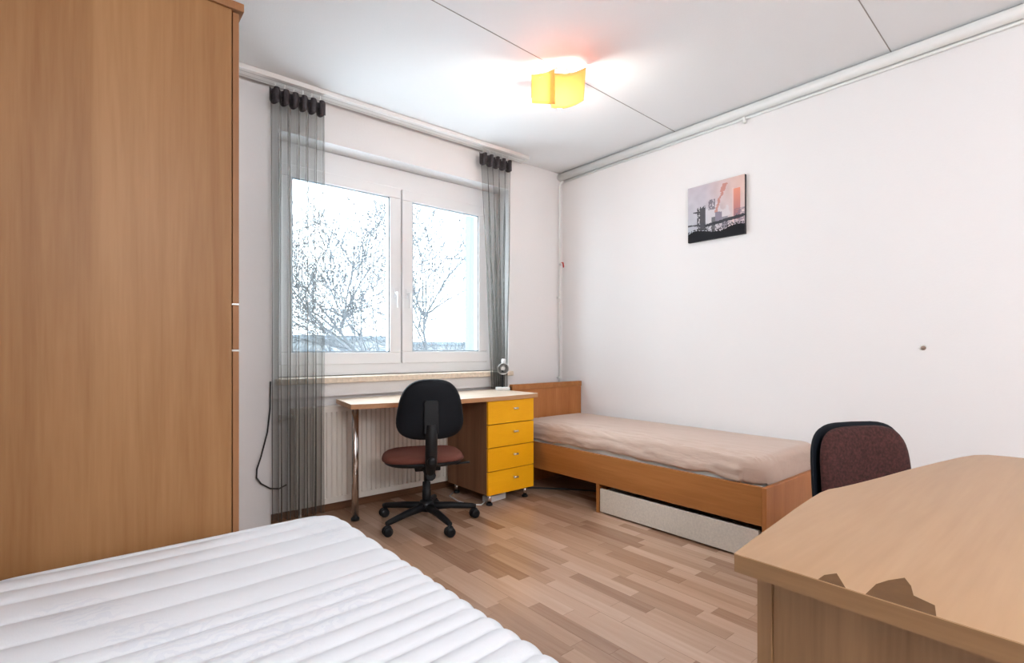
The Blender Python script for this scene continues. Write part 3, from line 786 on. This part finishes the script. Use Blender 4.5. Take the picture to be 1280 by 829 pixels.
# ------------------------------------------------------------------ near mattress on its base
ym = [1.742, 1.672, 1.59, 1.477, 1.361, 1.253, 1.198, 1.137, 1.085, 1.032, .975, .92, .87, .815, .76, .70, .645, .59, .535, .48, .42, .36, .30, .24, .18, .12, .06, 0, -.06]
base = thing('divan_bed', 'low divan base under the white quilted mattress', 'bed', (.24, .7, 0))
O = base.location; ax0, ax1, ay0, ay1 = XL+.025, .668, -.24, 1.775
MB(O).box(ax0+.02, ax1-.02, ay0+.02, ay1-.03, .10, .275).build('divan_box', 'near_side', base, bevel=.004)
for x in (ax0+.07, ax1-.08):
    for y in (ay0+.08, ay1-.10): MB(O).lathe([(.018, 0), (.026, .02), (.028, .10)], (x, y, 0)).build('leg', 'black', base)
mq = thing('mattress', 'white quilted mattress with ribbed stripes in the foreground, against the wardrobe', 'mattress', (.24, .7, .275))
O = mq.location
def quilt(x, y, d):
    yy = y - .12*(x-.68)*min(1, max(0, (x+.3)))*.8
    lo = None
    for k in range(len(ym)-1):
        if ym[k] >= yy >= ym[k+1]:
            w = ym[k]-ym[k+1]; s = (yy-ym[k+1])/w
            g = .013*min(1.1, w/.055)*(abs(math.sin(math.pi*s))**.5)
            return g - .013
    return 0
rows = []
b = MB(O); last = slab(b, ax0, ax1+.012, ay0, ay1, .275, .497, .055, .11, 44, 420, quilt); b.bm.faces.new(last[::-1])
cov = b.build('quilted_cover', 'quilt', mq)
MB(O).box(ax0+.02, ax1-.02, ay0+.03, ay1-.03, .30, .43).build('foam_core', 'mattress_white', mq)
b = MB(O); 
b.tube([(ax0+.11, ay0-.001, .335), (ax1-.10, ay0-.001, .335)], .005, seg=6)
b.tube([(ax1+.012, ay0+.11, .335), (ax1+.012, ay1-.11, .335)], .005, seg=6)
b.build('piping', 'mattress_white', cov)

# ------------------------------------------------------------------ near table (right foreground)
tb = thing('table', 'pale beech table with a curved far edge in the right foreground', 'table', (1.4, .1, 0))
O = tb.location
def smooth(p, n=3):
    for _ in range(n):
        q = []
        for i in range(len(p)):
            a, c = Vector(p[i]), Vector(p[(i+1) % len(p)]); q += [tuple(a*.75+c*.25), tuple(a*.25+c*.75)]
        p = q
    return p
far = [(.757, .379), (.85, .389), (.95, .398), (1.06, .409), (1.16, .417), (1.22, .420), (1.262, .418), (1.30, .408), (1.36, .396), (1.48, .376), (1.62, .356), (1.80, .325), (1.93, .300), (2.00, .280), (2.035, .255), (2.048, .21), (2.052, .16), (2.06, -.44), (.757, -.44)]
b = MB(O); b.prism(far, .7395, .741); 
def W(p): return (p[0], p[1])
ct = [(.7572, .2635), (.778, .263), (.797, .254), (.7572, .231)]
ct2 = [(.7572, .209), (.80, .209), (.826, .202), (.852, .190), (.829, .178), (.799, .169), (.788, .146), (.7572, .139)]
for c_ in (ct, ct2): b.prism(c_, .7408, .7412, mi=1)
b.build('veneer', ['near_top', 'retouch_mark'], tb)
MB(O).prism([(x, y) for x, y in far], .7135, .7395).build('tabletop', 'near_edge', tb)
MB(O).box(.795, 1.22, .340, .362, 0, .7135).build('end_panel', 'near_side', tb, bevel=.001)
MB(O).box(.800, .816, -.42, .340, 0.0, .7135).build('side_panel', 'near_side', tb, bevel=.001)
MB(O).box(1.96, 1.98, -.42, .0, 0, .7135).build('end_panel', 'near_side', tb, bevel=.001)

# ------------------------------------------------------------------ light
w = bpy.data.worlds.new('world'); sc.world = w; w.use_nodes = True
bg = w.node_tree.nodes['Background']; bg.inputs[0].default_value = (.84, .925, 1, 1); bg.inputs[1].default_value = 10.5
def lamp(name, typ, loc, e, c, size=None, rot=None):
    l = bpy.data.lights.new(name, typ); o = bpy.data.objects.new(name, l); col.objects.link(o)
    o.location = loc; l.energy = e; l.color = c
    if size: l.shadow_soft_size = size
    if rot: o.rotation_euler = rot
    return o, l
lamp('ceiling_lamp_light', 'POINT', (LX, LY, H-.185), 10, (1, .93, .84), .06)
lamp('rear_fill_light', 'POINT', (.30, -1.45, H-.65), 82, (.93, .965, 1), .15)  # added fill light behind the camera, no lamp fixture there
l, d = lamp('window_portal', 'AREA', (1.73, YW+.39, 1.62), 1, (.93, .965, 1.), rot=(R(90), 0, 0))
d.shape = 'RECTANGLE'; d.size = 1.6; d.size_y = 1.36; d.cycles.is_portal = True
l.rotation_euler = (R(-90), 0, 0)

sc.view_settings.view_transform = 'Standard'; sc.view_settings.look = 'None'
sc.view_settings.exposure = 0.29; sc.view_settings.gamma = 1; sc.view_settings.use_curve_mapping = False
